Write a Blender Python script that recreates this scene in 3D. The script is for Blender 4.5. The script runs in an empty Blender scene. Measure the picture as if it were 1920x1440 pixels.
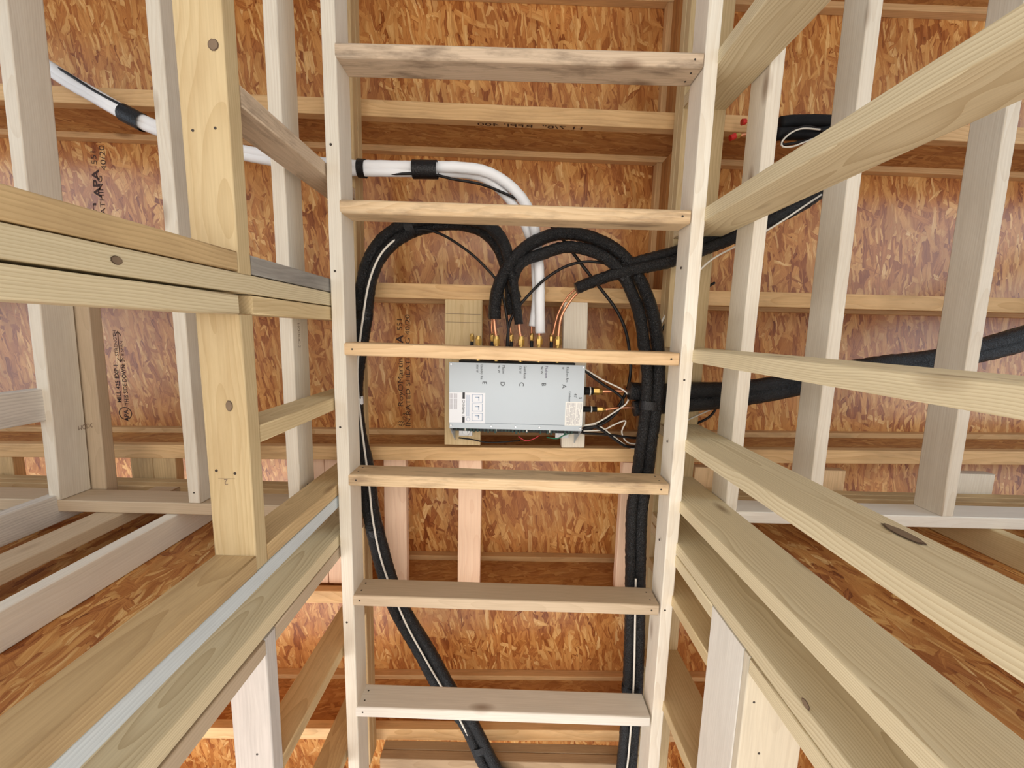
import bpy, bmesh, math, random
from mathutils import Vector, Matrix, noise
random.seed(7)
C = bpy.context.scene.collection
H = 1.30                                   # eye height of the camera above the subfloor
# ------------------------------------------------------------------ camera
F = 735.0                                  # focal length in pixels of a 1920 px wide frame
def _rot(rx, ry, rz):
    cx, sx, cy, sy, cz, sz = math.cos(rx), math.sin(rx), math.cos(ry), math.sin(ry), math.cos(rz), math.sin(rz)
    return Matrix(((1,0,0),(0,cx,-sx),(0,sx,cx))) @ Matrix(((cy,0,sy),(0,1,0),(-sy,0,cy))) @ Matrix(((cz,-sz,0),(sz,cz,0),(0,0,1)))
R = _rot(.13267, .00132, .02497)           # rows: picture right, picture down, view direction (x east, y south, z up)
cam_d = bpy.data.cameras.new('camera'); cam = bpy.data.objects.new('camera', cam_d); C.objects.link(cam)
M3 = Matrix((R[0], -R[1], -R[2])).transposed()
cam.matrix_world = Matrix.Translation((0, 0, H)) @ M3.to_4x4()
cam_d.sensor_width = 36; cam_d.lens = F / 1920 * 36; cam_d.clip_start = .01
bpy.context.scene.camera = cam
# ------------------------------------------------------------------ light and exposure
vs = bpy.context.scene.view_settings
vs.view_transform = 'Standard'; vs.look = 'None'; vs.gamma = 1; vs.use_curve_mapping = False
vs.exposure = 0.02
w = bpy.data.worlds.new('daylight'); bpy.context.scene.world = w; w.use_nodes = True
w.node_tree.nodes['Background'].inputs[0].default_value = (.86, .93, 1, 1)
w.node_tree.nodes['Background'].inputs[1].default_value = .55
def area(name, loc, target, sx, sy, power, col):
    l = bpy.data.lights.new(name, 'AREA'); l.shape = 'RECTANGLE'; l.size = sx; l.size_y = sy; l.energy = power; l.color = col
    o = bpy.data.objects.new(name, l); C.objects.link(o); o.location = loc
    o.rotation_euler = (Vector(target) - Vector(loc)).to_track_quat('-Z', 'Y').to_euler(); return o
area('floor_bounce_fill', (0, .1, .15), (0, .1, 3), 3.2, 3.2, 80, (1, .96, .90))  # added upward area lamp standing in for light bounced off the floor
area('south_fill', (0, 3.6, .9), (0, 1.2, 2.9), 4.5, 1.8, 34, (1, .97, .94))  # fill lamp added past the passage end; no opening is built here
area('sunlit_patch_fill', (-2.9, 2.5, .06), (-2.9, 2.5, 3), 3.4, 1.8, 95, (1, .97, .95))  # added lamp in place of sunlight reflected from a floor patch
area('west_fill', (-4.0, -.3, 1.0), (0, 0, 1.9), 3.0, 1.8, 36, (.76, .88, 1))  # unseen fill lamp added on the west side, without any opening
area('east_fill', (4.0, -.3, 1.0), (0, 0, 1.9), 3.0, 1.8, 36, (.76, .88, 1))  # matching added fill lamp on the east side, without any opening

# ------------------------------------------------------------------ geometry helpers
def ray(px, py): return R.transposed() @ Vector(((px - 960) / F, (py - 720) / F, 1))
def at(px, py, z):                         # point of the place seen at px, py that lies z above the camera
    d = ray(px, py); v = d * (z / d.z); return Vector((v.x, v.y, z + H))
def tag(o, label=None, cat=None, group=None, kind=None):
    for k, v in (('label', label), ('category', cat), ('group', group), ('kind', kind)):
        if v: o[k] = v
    return o
def place_parent(o, p):
    if p is not None:
        o.parent = p; o.matrix_parent_inverse = world_of(p).inverted()
def world_of(o):
    if o.parent is None: return o.matrix_basis.copy()
    return world_of(o.parent) @ o.matrix_parent_inverse @ o.matrix_basis
def mk(name, me, mat, parent=None, M=None):
    if mat and not me.materials: me.materials.append(mat)
    o = bpy.data.objects.new(name, me); C.objects.link(o)
    if M is not None: o.matrix_basis = M
    place_parent(o, parent); return o
def empty(name, loc, label, cat, group=None):
    o = bpy.data.objects.new(name, None); C.objects.link(o); o.matrix_basis = Matrix.Translation(loc)
    o.empty_display_size = .05; return tag(o, label, cat, group)
def box_mesh(l, wd, h, r=.003, seg=2, wob=0.0):
    """board: length on x, rounded long edges"""
    prof = []
    r = min(r, wd * .3, h * .3)
    for cx, cy, a0 in ((wd/2-r, h/2-r, 0), (-wd/2+r, h/2-r, 90), (-wd/2+r, -h/2+r, 180), (wd/2-r, -h/2+r, 270)):
        for k in range(seg + 1):
            a = math.radians(a0 + 90 * k / seg); prof.append((cx + r * math.cos(a), cy + r * math.sin(a)))
    n = max(1, int(l / .12)) if wob else 1
    bm = bmesh.new(); rings = []
    s = random.random() * 50
    for i in range(n + 1):
        x = -l/2 + l * i / n
        dy = noise.noise(Vector((x * 1.5, s, 0))) * wob; dz = noise.noise(Vector((x * 1.5, s, 9))) * wob
        rings.append([bm.verts.new((x, y + dy, z + dz)) for y, z in prof])
    m = len(prof)
    for a, b in zip(rings, rings[1:]):
        for k in range(m): bm.faces.new((a[k], a[(k+1) % m], b[(k+1) % m], b[k]))
    bm.faces.new(rings[0][::-1]); bm.faces.new(rings[-1])
    bmesh.ops.recalc_face_normals(bm, faces=bm.faces)
    me = bpy.data.meshes.new('board'); bm.to_mesh(me); bm.free()
    for p in me.polygons: p.use_smooth = len(p.vertices) == 4 and p.area < .012 * l / n
    return me
def beam(name, A, B, wd, h, up, mat, label=None, cat=None, group=None, parent=None, kind=None, r=.003, wob=.0008):
    """board between end centres A and B (x,y,z with z above the camera); h measured along up, wd across"""
    A = Vector(A) + Vector((0,0,H)); B = Vector(B) + Vector((0,0,H))
    x = (B - A).normalized(); up = Vector(up); z = (up - x * up.dot(x)).normalized(); y = z.cross(x)
    M = Matrix((x, y, z)).transposed().to_4x4(); M.translation = (A + B) / 2
    o = mk(name, box_mesh((B - A).length, wd, h, r, wob=wob), mat, parent, M)
    return tag(o, label, cat, group, kind)
def bxd(name, lo, hi, axis, mat, *a, dA=(0,0), **k):
    """axis-aligned board from its extents; dA shifts of the far end for a board that is not quite true"""
    lo = Vector(lo); hi = Vector(hi); c = (lo + hi) / 2; s = hi - lo
    A = c.copy(); B = c.copy(); A[axis] = lo[axis]; B[axis] = hi[axis]
    o1, o2 = [i for i in range(3) if i != axis]
    B[o1] += dA[0]; B[o2] += dA[1]
    if axis == 2: return beam(name, A, B, s.x, s.y, (0,1,0), mat, *a, **k)
    return beam(name, A, B, s.y if axis == 0 else s.x, s.z, (0,0,1), mat, *a, **k)
def from_bm(name, bm, mat, parent=None, smooth=False):
    bmesh.ops.recalc_face_normals(bm, faces=bm.faces)
    me = bpy.data.meshes.new(name); bm.to_mesh(me); bm.free()
    if smooth:
        for p in me.polygons: p.use_smooth = True
    return mk(name, me, mat, parent)
def bbox(bm, lo, hi):
    v = [bm.verts.new((x, y, z + H)) for x in (lo[0], hi[0]) for y in (lo[1], hi[1]) for z in (lo[2], hi[2])]
    for f in ((0,1,3,2),(4,6,7,5),(0,4,5,1),(2,3,7,6),(0,2,6,4),(1,5,7,3)): bm.faces.new([v[i] for i in f])
def spline(pts, step=.008):
    P = [Vector(p) for p in pts]; P = [P[0]*2-P[1]] + P + [P[-1]*2-P[-2]]; out = []
    for i in range(1, len(P)-2):
        a, b, c, d = P[i-1:i+3]; n = max(2, int((c-b).length / step))
        for k in range(n):
            t = k / n
            out.append(.5*((2*b)+(c-a)*t+(2*a-5*b+4*c-d)*t*t+(3*b-a-3*c+d)*t**3))
    out.append(P[-2]); return out
def tube_bm(bm, path, r, segs=14, amp=0.0, ridge=0.0, flat=1.0, taper=None):
    up = Vector((.3, .2, 1)); rings = []; L = 0
    for i, p in enumerate(path):
        if i: L += (p - path[i-1]).length
        t = (path[min(i+1, len(path)-1)] - path[max(i-1, 0)]).normalized()
        if abs(up.dot(t)) > .95: up = Vector((1, .1, 0))
        s = t.cross(up).normalized(); u = s.cross(t); up = u
        ring = []
        for k in range(segs):
            a = 2*math.pi*k/segs; d = s*math.cos(a) + u*math.sin(a)*flat
            rr = r if taper is None else r + (taper - r) * max(0, min(1, (i/len(path) - .90) / .06))
            if amp: rr += amp * (noise.noise((p + d*r)*55) + .6*noise.noise((p + d*r)*140))
            if ridge: rr += ridge * (abs(math.sin(L*150 + a)) ** 3)
            ring.append(bm.verts.new(p + d*rr))
        rings.append(ring)
    for a, b in zip(rings, rings[1:]):
        for k in range(segs): bm.faces.new((a[k], a[(k+1)%segs], b[(k+1)%segs], b[k]))
    bm.faces.new(rings[0][::-1]); bm.faces.new(rings[-1])
def tube(name, pts, r, mat, parent=None, amp=0, ridge=0, segs=14, step=.008, raw=False, flat=1.0, taper=None):
    path = [Vector(p) for p in pts] if raw else spline(pts, step)
    bm = bmesh.new(); tube_bm(bm, path, r, segs, amp, ridge, flat, taper)
    return from_bm(name, bm, mat, parent, True)
def cyl_bm(bm, A, B, ra, rb, n=16):
    A = Vector(A); B = Vector(B); t = (B-A).normalized(); s = t.orthogonal().normalized(); u = t.cross(s)
    ra_ = [bm.verts.new(A + (s*math.cos(2*math.pi*k/n) + u*math.sin(2*math.pi*k/n))*ra) for k in range(n)]
    rb_ = [bm.verts.new(B + (s*math.cos(2*math.pi*k/n) + u*math.sin(2*math.pi*k/n))*rb) for k in range(n)]
    for k in range(n): bm.faces.new((ra_[k], ra_[(k+1)%n], rb_[(k+1)%n], rb_[k]))
    bm.faces.new(ra_[::-1]); bm.faces.new(rb_)
def text(body, origin, dx, dy, size, mat, parent, width=None, name='lettering', bold=0.0, font_space=1.0):
    cu = bpy.data.curves.new('lettering', 'FONT'); cu.body = body; cu.size = 1; cu.offset = bold; cu.resolution_u = 3
    cu.space_character = font_space
    t = bpy.data.objects.new('tmp', cu); C.objects.link(t)
    dg = bpy.context.evaluated_depsgraph_get(); me = bpy.data.meshes.new_from_object(t.evaluated_get(dg))
    bpy.data.objects.remove(t); bpy.data.curves.remove(cu)
    w0 = max(v.co.x for v in me.vertices); sx = (width / w0) if width else size
    dx = Vector(dx).normalized(); dy = Vector(dy).normalized(); dz = dx.cross(dy)
    M = Matrix((dx*sx, dy*size, dz)).transposed().to_4x4(); M.translation = Vector(origin)
    me.transform(M); return mk(name, me, mat, parent)

# ------------------------------------------------------------------ materials
def nt(name, rough=.6, metal=0.0, spec=.4):
    m = bpy.data.materials.new(name); m.use_nodes = True; t = m.node_tree; b = t.nodes['Principled BSDF']
    b.inputs['Roughness'].default_value = rough; b.inputs['Metallic'].default_value = metal
    b.inputs['Specular IOR Level'].default_value = spec
    return m, t, b
def N(t, kind, **k):
    n = t.nodes.new(kind)
    for a, v in k.items():
        if a.startswith('_'): setattr(n, a[1:], v)
        else: n.inputs[a.replace('__', ' ')].default_value = v
    return n
def mixc(t, fac, a, b, mode='MIX'):
    n = t.nodes.new('ShaderNodeMix'); n.data_type = 'RGBA'; n.blend_type = mode
    for i, v in ((0, fac), (6, a), (7, b)):
        if hasattr(v, 'is_linked'): t.links.new(v, n.inputs[i])
        elif i == 0: n.inputs[0].default_value = v
        else: n.inputs[i].default_value = (*v, 1)
    return n.outputs[2]
def math_(t, op, a, b=0.0, c=0.0):
    n = t.nodes.new('ShaderNodeMath'); n.operation = op
    for i, v in enumerate((a, b, c)):
        if hasattr(v, 'is_linked'): t.links.new(v, n.inputs[i])
        else: n.inputs[i].default_value = v
    return n.outputs[0]
def ramp(t, fac, stops):
    n = t.nodes.new('ShaderNodeValToRGB'); e = n.color_ramp.elements
    while len(e) < len(stops): e.new(.5)
    for q, (p, c) in zip(e, stops): q.position = p; q.color = (*c, 1) if len(c) == 3 else c
    t.links.new(fac, n.inputs[0]); return n.outputs[0]
def mapping(t, vec, scale=(1,1,1), rot=(0,0,0), loc=None):
    n = t.nodes.new('ShaderNodeMapping'); t.links.new(vec, n.inputs[0])
    n.inputs['Scale'].default_value = scale; n.inputs['Rotation'].default_value = rot
    if loc is not None:
        if hasattr(loc, 'is_linked'): t.links.new(loc, n.inputs['Location'])
        else: n.inputs['Location'].default_value = loc
    return n.outputs[0]
W = {}
def wood(key, light, dark, grain=.55, stain=0.0, stain_col=(.16,.13,.10), knots=1.0, rings=38):
    m, t, b = nt('sawn_lumber_' + key, .62, 0, .25)
    tc = t.nodes.new('ShaderNodeTexCoord').outputs['Object']
    rnd = t.nodes.new('ShaderNodeObjectInfo').outputs['Random']
    off = t.nodes.new('ShaderNodeCombineXYZ')
    t.links.new(math_(t, 'MULTIPLY', rnd, 37.0), off.inputs[0])
    t.links.new(math_(t, 'MULTIPLY_ADD', math_(t, 'FRACT', math_(t, 'MULTIPLY', rnd, 13.7)), .11, -.055), off.inputs[1])
    t.links.new(math_(t, 'MULTIPLY_ADD', math_(t, 'FRACT', math_(t, 'MULTIPLY', rnd, 71.3)), .10, .02), off.inputs[2])
    # growth rings: long cylinders around the pith, wandering along the board
    v = mapping(t, tc, (1,1,1), (0,0,0), off.outputs[0])
    wander = N(t, 'ShaderNodeTexNoise', Scale=1.0, Detail=2.0); t.links.new(mapping(t, v, (2.2, 5, 5)), wander.inputs['Vector'])
    wv = t.nodes.new('ShaderNodeVectorMath'); wv.operation = 'MULTIPLY_ADD'
    t.links.new(wander.outputs['Color'], wv.inputs[0]); wv.inputs[1].default_value = (0, .05, .05); t.links.new(v, wv.inputs[2])
    sep = t.nodes.new('ShaderNodeSeparateXYZ'); t.links.new(wv.outputs[0], sep.inputs[0])
    rad = math_(t, 'SQRT', math_(t, 'ADD', math_(t, 'POWER', math_(t, 'ABSOLUTE', sep.outputs[1]), 2), math_(t, 'POWER', math_(t, 'ABSOLUTE', sep.outputs[2]), 2)))
    saw = math_(t, 'FRACT', math_(t, 'MULTIPLY', rad, rings * 4.2))
    band = math_(t, 'POWER', saw, 2.2)
    fib = N(t, 'ShaderNodeTexNoise', Scale=1.0, Detail=3.0); t.links.new(mapping(t, v, (6, 260, 260)), fib.inputs['Vector'])
    big = N(t, 'ShaderNodeTexNoise', Scale=1.0, Detail=3.0); t.links.new(mapping(t, v, (2.5, 14, 14)), big.inputs['Vector'])
    col = mixc(t, math_(t, 'MULTIPLY', band, grain), light, dark)
    col = mixc(t, math_(t, 'MULTIPLY', ramp(t, fib.outputs['Fac'], [(.42, (0,0,0)), (.68, (1,1,1))]), .20), col, tuple(c*.72 for c in dark))
    col = mixc(t, math_(t, 'MULTIPLY', ramp(t, big.outputs['Fac'], [(.35, (0,0,0)), (.7, (1,1,1))]), .30), col, tuple(a*.5+b_*.5 for a, b_ in zip(light, dark)))
    if stain:
        st = N(t, 'ShaderNodeTexNoise', Scale=1.0, Detail=5.0, Roughness=.65); t.links.new(mapping(t, v, (5, 22, 22)), st.inputs['Vector'])
        col = mixc(t, math_(t, 'MULTIPLY', ramp(t, st.outputs['Fac'], [(.48, (0,0,0)), (.72, (1,1,1))]), stain), col, stain_col)
    # knots
    kn = N(t, 'ShaderNodeTexVoronoi', Scale=1.0); t.links.new(mapping(t, v, (3.2, 9, 9)), kn.inputs['Vector'])
    sc = t.nodes.new('ShaderNodeSeparateColor'); t.links.new(kn.outputs['Color'], sc.inputs[0])
    gate = math_(t, 'LESS_THAN', sc.outputs[0], .45 * knots)
    k1 = math_(t, 'MULTIPLY', ramp(t, kn.outputs['Distance'], [(.05, (1,1,1)), (.17, (0,0,0))]), gate)
    col = mixc(t, math_(t, 'MULTIPLY', k1, .75), col, (dark[0]*.42, dark[1]*.33, dark[2]*.28))
    # tone of each board and small dirt specks
    hue = t.nodes.new('ShaderNodeHueSaturation'); t.links.new(col, hue.inputs['Color'])
    t.links.new(math_(t, 'MULTIPLY_ADD', math_(t, 'FRACT', math_(t, 'MULTIPLY', rnd, 5.3)), .16, .92), hue.inputs['Value'])
    t.links.new(hue.outputs[0], b.inputs['Base Color'])
    bp = N(t, 'ShaderNodeBump', Strength=.25, Distance=.0008); t.links.new(fib.outputs['Fac'], bp.inputs['Height']); t.links.new(bp.outputs[0], b.inputs['Normal'])
    W[key] = m; return m
wood('pale', (.81,.74,.62), (.66,.55,.41), .42, .16, (.42,.34,.26))
wood('cream', (.76,.65,.43), (.50,.37,.20), .7, rings=52)
wood('yellow', (.66,.51,.29), (.50,.35,.17), .6, .3, (.42,.27,.12))
wood('tan', (.62,.44,.23), (.42,.27,.12), .6, .4, (.26,.16,.08))
wood('warm', (.80,.56,.32), (.60,.37,.18), .5, .35, (.30,.17,.08), .5)
wood('flange', (.76,.50,.25), (.56,.32,.13), .6, .35, (.25,.14,.07), .4)
wood('umber', (.50,.35,.21), (.36,.23,.12), .5, .4, (.2,.13,.08))
wood('pink', (.84,.60,.43), (.72,.45,.30), .45, 0, knots=.5)
wood('white', (.84,.79,.70), (.70,.62,.51), .35, .12, (.40,.37,.33))
wood('grey', (.36,.33,.29), (.22,.20,.18), .5, .4, (.12,.11,.10))
wood('greyrung', (.66,.51,.36), (.42,.29,.19), .4, .9, (.15,.10,.065))
wood('soiled', (.80,.59,.36), (.60,.38,.19), .55, .8, (.28,.18,.11))
wood('washed', (.64,.68,.68), (.44,.48,.49), .5, .3, (.34,.35,.35), .3)
wood('ash', (.60,.55,.50), (.46,.41,.37), .35, .2, (.3,.27,.24))
wood('beige', (.66,.58,.44), (.54,.45,.32), .3, .1, (.3,.25,.2))
wood('silver', (.74,.69,.62), (.46,.41,.36), .6, .3, (.25,.22,.2))
wood('dusty', (.58,.45,.31), (.42,.31,.20), .35)

def osb(key, prerot, tone=1.0, along=0.0, dull=0.0):
    m, t, b = nt('oriented_strand_board_' + key, .55, 0, .35)
    tc = t.nodes.new('ShaderNodeTexCoord').outputs['Object']
    v0 = mapping(t, tc, (1,1,1), prerot)
    nz = N(t, 'ShaderNodeTexNoise', Scale=14.0, Detail=3.0); t.links.new(v0, nz.inputs['Vector'])
    wv = t.nodes.new('ShaderNodeVectorMath'); wv.operation = 'MULTIPLY_ADD'
    t.links.new(nz.outputs['Color'], wv.inputs[0]); wv.inputs[1].default_value = (.022, .03, 0); t.links.new(v0, wv.inputs[2])
    v1 = wv.outputs[0]
    stops = [(0, (.17,.045,.012)), (.13, (.34,.11,.028)), (.35, (.52,.22,.060)), (.62, (.62,.31,.095)), (.86, (.72,.43,.16)), (1, (.82,.59,.30))]
    stops = [(p, tuple(c*tone*(1-dull) + dull*tone*.50*q for c, q in zip(cc, (1,.56,.20)))) for p, cc in stops]
    col = None; hgt = None
    for i, (ang, sx, sy, thr) in enumerate(((8, 24, 6, 0), (-20, 28, 7, .45), (26, 34, 8, .58), (-46, 42, 10, .72), (68, 46, 11, .80), (5, 52, 8, .60), (-13, 80, 11, .66), (15, 110, 14, .72))):
        vo = N(t, 'ShaderNodeTexVoronoi', Scale=1.0); vo.distance = 'CHEBYCHEV' if i % 3 else 'MANHATTAN'
        t.links.new(mapping(t, mapping(t, v1, (1,1,1), (0,0,math.radians(ang+along))), (sx, sy, 0), (0,0,0), (i*3.7, i*1.3, 0)), vo.inputs['Vector'])
        sc = t.nodes.new('ShaderNodeSeparateColor'); t.links.new(vo.outputs['Color'], sc.inputs[0])
        fi = N(t, 'ShaderNodeTexNoise', Scale=1.0, Detail=2.0); t.links.new(mapping(t, mapping(t, v1, (1,1,1), (0,0,math.radians(ang+along))), (420, 14, 1), (0,0,0), (i*5.1, 0, 0)), fi.inputs['Vector'])
        val = math_(t, 'ADD', math_(t, 'MULTIPLY', sc.outputs[0], .78), math_(t, 'MULTIPLY', math_(t, 'SUBTRACT', fi.outputs['Fac'], .36), .75))
        c = ramp(t, val, stops)
        # darker rim of every strand
        rim = ramp(t, vo.outputs['Distance'], [(.30, (1,1,1)), (.60, (.72,.60,.5))])
        c = mixc(t, 1.0, c, rim, 'MULTIPLY')
        if col is None: col = c; hgt = sc.outputs[2]
        else:
            g = math_(t, 'GREATER_THAN', sc.outputs[1], thr)
            lim = math_(t, 'MULTIPLY', g, math_(t, 'LESS_THAN', vo.outputs['Distance'], .52))
            col = mixc(t, lim, col, c)
    bl = N(t, 'ShaderNodeTexNoise', Scale=3.0, Detail=2.0); t.links.new(v0, bl.inputs['Vector'])
    col = mixc(t, math_(t, 'MULTIPLY', ramp(t, bl.outputs['Fac'], [(.4, (0,0,0)), (.7, (1,1,1))]), .35), col, tuple(tone*c for c in (.30,.13,.05)))
    t.links.new(col, b.inputs['Base Color'])
    bp = N(t, 'ShaderNodeBump', Strength=.35, Distance=.001); t.links.new(hgt, bp.inputs['Height']); t.links.new(bp.outputs[0], b.inputs['Normal'])
    return m
OSB_DECK = osb('deck', (0,0,0), 1.15)
OSB_DECK.node_tree.nodes['Principled BSDF'].inputs['Roughness'].default_value = .30
OSB_DECK.node_tree.nodes['Principled BSDF'].inputs['Specular IOR Level'].default_value = .6
OSB_WALL = osb('wall', (math.radians(90),0,0), 1.08)
OSB_WEB = osb('web', (math.radians(90),0,0), 1.05, 90, .5)
OSB_WEBY = osb('web_cross', (0,math.radians(90),math.radians(90)), 1.0, 90, .4)
def plain(name, col, rough=.5, metal=0.0, bump=None, spec=.4, var=.0):
    m, t, b = nt(name, rough, metal, spec); b.inputs['Base Color'].default_value = (*col, 1)
    tc = t.nodes.new('ShaderNodeTexCoord').outputs['Object']
    nz = N(t, 'ShaderNodeTexNoise', Scale=40.0, Detail=3.0); t.links.new(tc, nz.inputs['Vector'])
    t.links.new(mixc(t, math_(t, 'MULTIPLY', nz.outputs['Fac'], var or .12), col, tuple(c*.6 for c in col)), b.inputs['Base Color'])
    if bump:
        n2 = N(t, 'ShaderNodeTexNoise', Scale=bump[0], Detail=4.0, Distortion=1.5); t.links.new(tc, n2.inputs['Vector'])
        bp = N(t, 'ShaderNodeBump', Strength=bump[1], Distance=bump[2]); t.links.new(n2.outputs['Fac'], bp.inputs['Height']); t.links.new(bp.outputs[0], b.inputs['Normal'])
    return m
BLACK = plain('black_insulation_wrap', (.0035,.0035,.0045), .30, 0, (170, 1.0, .006), .5)
FOAM = plain('black_foam', (.005,.005,.006), .6, 0, (200, .4, .002), .25)
CABLE = plain('black_cable_jacket', (.008,.006,.006), .45, 0, None, .3)
WHITEF = plain('white_foam', (.86,.87,.89), .55, 0, None, .4, .04)
WHITEC = plain('white_cable_jacket', (.78,.74,.66), .45)
TAPE = plain('black_tape', (.005,.004,.005), .38, 0, (120, .6, .003), .35)
COPPER = plain('copper', (.80,.36,.20), .35, .9)
BRASS = plain('brass', (.70,.47,.15), .28, .9)
STEEL = plain('painted_steel', (.47,.53,.58), .40, .15, None, .5, .05)
ZINC = plain('zinc_plate', (.60,.62,.64), .35, .8)
DARK = plain('dark_opening', (.012,.013,.014), .6)
PCB = plain('circuit_green', (.012,.045,.035), .5)
RED = plain('red_plastic', (.55,.02,.015), .4)
REDW = plain('red_wire', (.55,.04,.05), .45)
GREENW = plain('green_wire', (.01,.20,.10), .45)
PAPER = plain('white_label', (.80,.83,.88), .5, 0, None, .4, .03)
PAPER2 = plain('cream_label', (.82,.82,.78), .5, 0, None, .4, .03)
INK = plain('black_ink', (.03,.03,.035), .6)
INKP = plain('purple_ink', (.06,.02,.10), .6)
INKG = plain('grey_print', (.40,.38,.42), .6)
INKB = plain('blue_print', (.36,.45,.60), .6)
STAMP = plain('stamp_ink', (.055,.025,.018), .7)
PENCIL = plain('pencil', (.22,.15,.10), .7)
NAIL = plain('nail_head', (.06,.045,.035), .5, .3)
FLOORM = plain('concrete_slab', (.55,.53,.50), .8, 0, (8, .2, .01))

# ------------------------------------------------------------------ the setting
bm = bmesh.new(); bbox(bm, (-4.5,-4.5,-1.42), (4.5,5,-H)); tag(from_bm('floor', bm, FLOORM), 'pale concrete slab floor under the whole room', None, None, 'structure')
bm = bmesh.new(); bbox(bm, (-3.4,-3.2,1.752), (3.4,4.2,1.768)); deck = tag(from_bm('ceiling', bm, OSB_DECK), 'reddish brown strand board subfloor seen from below between the joists', None, None, 'structure')
bm = bmesh.new(); bbox(bm, (-3.4,.684,-H), (-.60,.695,1.372)); tag(from_bm('wall_left', bm, OSB_WALL), 'strand board sheathing behind the studs of the lower left wall', None, None, 'structure')
bm = bmesh.new(); bbox(bm, (.69,.666,-H), (3.4,.677,1.372)); tag(from_bm('wall_right', bm, OSB_WALL), 'strand board sheathing behind the studs of the lower right wall', None, None, 'structure')

# nails: small dark heads set into a board
def nails(parent, pts, r=.0033, mat=None):
    for p, n in pts:
        bm = bmesh.new(); p = Vector((p[0], p[1], p[2] + H)); n = Vector(n).normalized()
        cyl_bm(bm, p - n*.001, p + n*.0006, r, r*.85, 10); from_bm('nail', bm, mat or NAIL, parent)

# ------------------------------------------------------------------ I-joists
def flange_text(): pass
JOISTS = [  # y at x=0, slope, label
 (-1.325, .010, 'wooden I-joist crossing the very top of the view'),
 (-.739, .0155, 'wooden I-joist crossing above the white twin hose, between the two topmost rungs'),
 (-.138, -.001, 'wooden I-joist where the two backing boards of the metal box start'),
 (.466, -.0173, 'wooden I-joist where the two backing boards of the metal box end'),
 (1.072, -.010, 'wooden I-joist right behind the dark fifth rung from the top'),
 (1.699, -.018, 'wooden I-joist right behind the pale lowest rung'),
 (2.31, -.018, 'wooden I-joist beyond the end wall of the passage, mostly hidden'),
]
JZ0, JZ1 = 1.452, 1.752
for yc, sl, lb in JOISTS:
    x0, x1 = -3.3, 3.3
    A = Vector((x0, yc + sl*x0, 0)); B = Vector((x1, yc + sl*x1, 0))
    e = empty('i_joist', (0, yc, JZ0 + H), lb, 'joist', 'wooden I-joists carrying the floor above')
    z = Vector((0,0,1))
    beam('bottom_flange', A + z*(JZ0+.019), B + z*(JZ0+.019), .053, .038, z, W['flange'], parent=e, r=.002)
    beam('top_flange', A + z*(JZ1-.019), B + z*(JZ1-.019), .053, .038, z, W['flange'], parent=e, r=.002)
    web = beam('web', A + z*((JZ0+JZ1)/2), B + z*((JZ0+JZ1)/2), .0095, .228, z, OSB_WEB, parent=e, r=.0005, wob=0)
    if abs(yc + .739) < .01:
        d = (B - A).normalized()
        o = Vector((.235, yc + sl*.235 + .0282, JZ0 + .029 + H))
        text('11 7/8"  RFPI\' 400', o, -d, (0,0,-1), .028, STAMP, web, .375, 'lettering')
# I-joist panels standing on the right-hand bearing wall between the joists
for k, (y0, y1, lb) in enumerate(((-1.29,-.77,'strand board blocking panel on the right wall at the top, above the first rung'),
                                  (-.70,-.17,'strand board blocking panel on the right wall between the second and third rungs'),
                                  (-.10,.42,'strand board blocking panel on the right wall beside the metal box'))):
    e = empty('joist_blocking', (.60, (y0+y1)/2, JZ0+H), lb, 'blocking', 'I-joist blocking panels over the right wall')
    bxd('web', (.595, y0, JZ0+.038), (.605, y1, JZ1-.038), 1, OSB_WEBY, parent=e, r=.0005, wob=0)
    bxd('top_flange', (.574, y0, JZ1-.038), (.626, y1, JZ1), 1, W['flange'], parent=e)
    bxd('bottom_flange', (.574, y0, JZ0), (.626, y1, JZ0+.038), 1, W['flange'], parent=e)

# ------------------------------------------------------------------ lowered passage ceiling: two ledgers and rungs
Zr, Zt = 1.160, 1.249
r1 = bxd('ledger_board', (-.533,-2.2,Zr), (-.495,1.76,Zt), 1, W['pale'], 'long pale ledger board along the left ends of the rungs', 'ledger board', dA=(.006,0))
r2 = bxd('ledger_board', (.495,-2.2,Zr), (.533,1.76,Zt), 1, W['pale'], 'long pale ledger board along the right ends of the rungs', 'ledger board', dA=(.008,0))
nails(r1, [((-.515, y, Zr), (0,0,-1)) for y in (-.50, -.16, .30, .95)] + [((-.495, y, 1.2), (1,0,0)) for y in (-.62,-.1,.14,.62)], .004)
nails(r2, [((.515, y, Zr), (0,0,-1)) for y in (.13,.88)] + [((.495, y, 1.2), (-1,0,0)) for y in (-.2,.33,.66)], .004)
RUNGS = [(-.758,'greyrung','weathered grey-brown rung with rough bark edge, topmost of the six rungs','wane'),
         (-.358,'soiled','tan rung with rounded dirty lower edge, second from the top',''),
         (.044,'warm','thin-looking tan rung that crosses just above the grey metal box',''),
         (.448,'soiled','tan rung just below the grey metal box, in front of the pinkish blocks',''),
         (.853,'dusty','grey-brown rung with dark upper face, second from the bottom',''),
         (1.262,'white','very pale creamy rung, lowest of the six rungs','')]
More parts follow.
